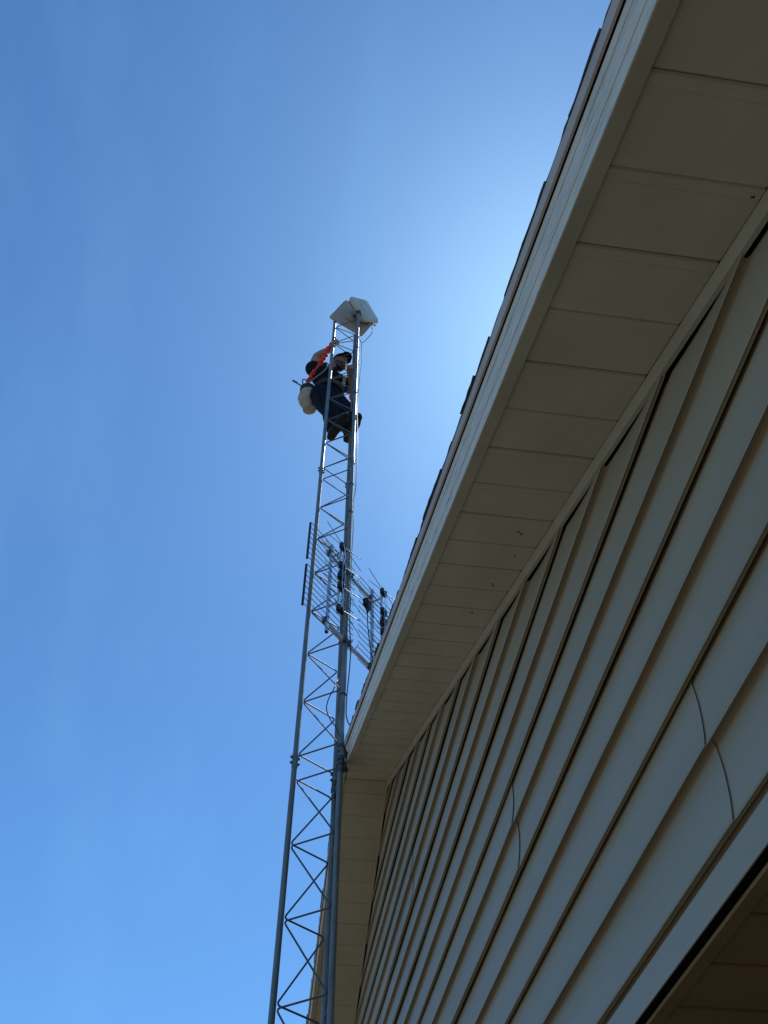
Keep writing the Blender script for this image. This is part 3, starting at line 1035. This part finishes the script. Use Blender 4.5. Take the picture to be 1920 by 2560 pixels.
lathe([(0.22, 0.082), (0.34, 0.100), (0.48, 0.108), (0.62, 0.104), (0.74, 0.090), (0.85, 0.066), (0.92, 0.052), (0.955, 0.050)], wob=0.035).build('bag_body', M['canvas'], bag, smooth=True)
lathe([(0.945, 0.050), (0.955, 0.068), (0.975, 0.070), (0.99, 0.058)]).build('bag_base', M['canvas'], bag, smooth=True)
lathe([(0.0, 0.066), (0.02, 0.076), (0.12, 0.082), (0.27, 0.088), (0.275, 0.083)], wob=0.03).build('bag_rim', M['strap'], bag, smooth=True)
mb = MB(); mb.tube(spline([bt_ + GV * 0.06, bt_ - ax * 0.09 + GV * 0.05, bt_ - ax * 0.11 + OV * 0.0, bt_ - ax * 0.07 - GV * 0.05, bt_ - GV * 0.06]), 0.006, 7)
mb.build('handle', M['strap'], bag, smooth=True)
mb = MB(); mb.tube([bt_ + ax * 0.05 - OV * 0.05 - GV * 0.05, bt_ + ax * 0.20 - OV * 0.088 - GV * 0.055], 0.005, 6)
mb.build('cord', M['strap'], bag)
# a tool shaft sticking out of the bag
mb = MB(); mb.tube([bt_ + ax * 0.03, bt_ - ax * 0.05 + GV * 0.14 + OV * 0.06], 0.008, 8)
mb.tube([bt_ - ax * 0.03 + GV * 0.10 + OV * 0.04, bt_ - ax * 0.05 + GV * 0.145 + OV * 0.06], 0.011, 8)
tag(mb.build('wrench', M['steel'], None, smooth=True), 'dark steel tool shaft poking out of the canvas bag', 'tool')
# red shock-absorbing lanyard from the upper leg to the belt
lp = spline([pp(0.03, 0.135, 1.60), pp(0.045, 0.155, 1.52), pp(0.10, 0.165, 1.40), pp(0.17, 0.175, 1.27), pp(0.26, 0.19, 1.17), pp(0.33, 0.205, 1.10)], 14)
pts, rs = [], []
for i, q in enumerate(lp):
    w = math.sin(i * 1.25)
    pts.append(q + GV * 0.006 * math.sin(i * 0.9) + UP * 0.006 * math.cos(i * 1.1))
    rs.append(0.0215 + 0.007 * w)
rs[0] = rs[1] = rs[2] = 0.026
mb = MB(); mb.tube(pts, rs, 8)
lan = tag(mb.build('lanyard', M['red'], None, smooth=True), 'bright red crinkled safety lanyard from tower leg to climber\'s belt', 'lanyard')
mb = MB()
mb.tube(rounded([pp(0.03, 0.135, 1.60), pp(-0.02, 0.165, 1.63), pp(-0.03, 0.13, 1.69), pp(0.02, 0.11, 1.65), pp(0.03, 0.135, 1.60)], 0.02), 0.007, 7)
mb.build('snap_hook', M['steel'], lan, smooth=True)
# grey positioning rope round the leg
mb = MB()
mb.tube(spline([pp(0.30, 0.20, 1.04), pp(0.20, 0.19, 1.02), pp(0.10, 0.165, 1.04), pp(0.02, 0.15, 1.10), pp(-0.02, 0.125, 1.14), pp(0.0, 0.10, 1.16), pp(0.05, 0.09, 1.12)]), 0.008, 8)
tag(mb.build('rope', M['rope'], None, smooth=True), 'grey positioning rope wrapped from the climber\'s belt round the tower leg', 'rope')
# small hand tools on the belt's far side
mb = MB(); mb.tube([pp(0.08, -0.14, 1.05), pp(0.05, -0.16, 0.86)], 0.008, 8)
tl = tag(mb.build('pliers', M['steel'], None), 'pliers with red handles hanging at the climber\'s belt', 'pliers')
for dx in (-0.012, 0.012):
    mb = MB(); mb.tube([pp(0.05, -0.16 + dx * 0.4, 0.87), pp(0.045, -0.165 + dx, 0.76)], 0.008, 8); mb.build('handle', M['red'], tl)
# carabiner and hook hanging by the near leg
mb = MB(); mb.tube(rounded([pp(-0.08, -0.10, 1.46), pp(-0.10, -0.13, 1.52), pp(-0.10, -0.10, 1.58), pp(-0.07, -0.07, 1.56), pp(-0.08, -0.10, 1.46)], 0.02), 0.007, 7)
mb.tube([pp(-0.08, -0.10, 1.46), pp(-0.06, -0.11, 1.34)], 0.008, 7)
tag(mb.build('carabiner', M['steel'], None, smooth=True), 'black carabiner hooked on the tower beside the climber\'s cap', 'carabiner')

# dead leaves and specks caught on the soffit
DEBRIS = ((3.356, 0.755, 0.020, 1.9, 'hook-shaped leaf scrap stuck under the soffit, uppermost of the dark scraps'),
          (2.992, 0.777, 0.020, 2.6, 'twisted dark leaf scrap under the soffit, middle one of three'),
          (2.779, 0.720, 0.014, 1.2, 'small dark scrap under the soffit, closest of three to the gable peak'),
          (3.224, 0.814, 0.005, 0.4, 'tiny dark speck on the soffit just below the hook-shaped leaf scrap'),
          (4.531, 0.946, 0.007, 1.0, 'tiny dark speck at the wall edge of the nearest soffit boards'))
for s, fy, ln, an, lab in DEBRIS:
    x = XP - s * COS
    y = YO + (YW - YO) * fy
    z = ZP - s * SIN - 0.003
    mb = MB()
    d = V((math.cos(an), math.sin(an), -0.1)) * ln
    q = V((x, y, z))
    mb.tube(spline([q, q + d * 0.4 + V((0.15, -0.2, -0.2)) * ln, q + d * 0.7 - V((0.1, 0.1, 0.1)) * ln, q + d]), 0.0013, 5)
    tag(mb.build('leaf_scrap', M['cobweb'], None), lab, 'debris', 'debris specks on the soffit')
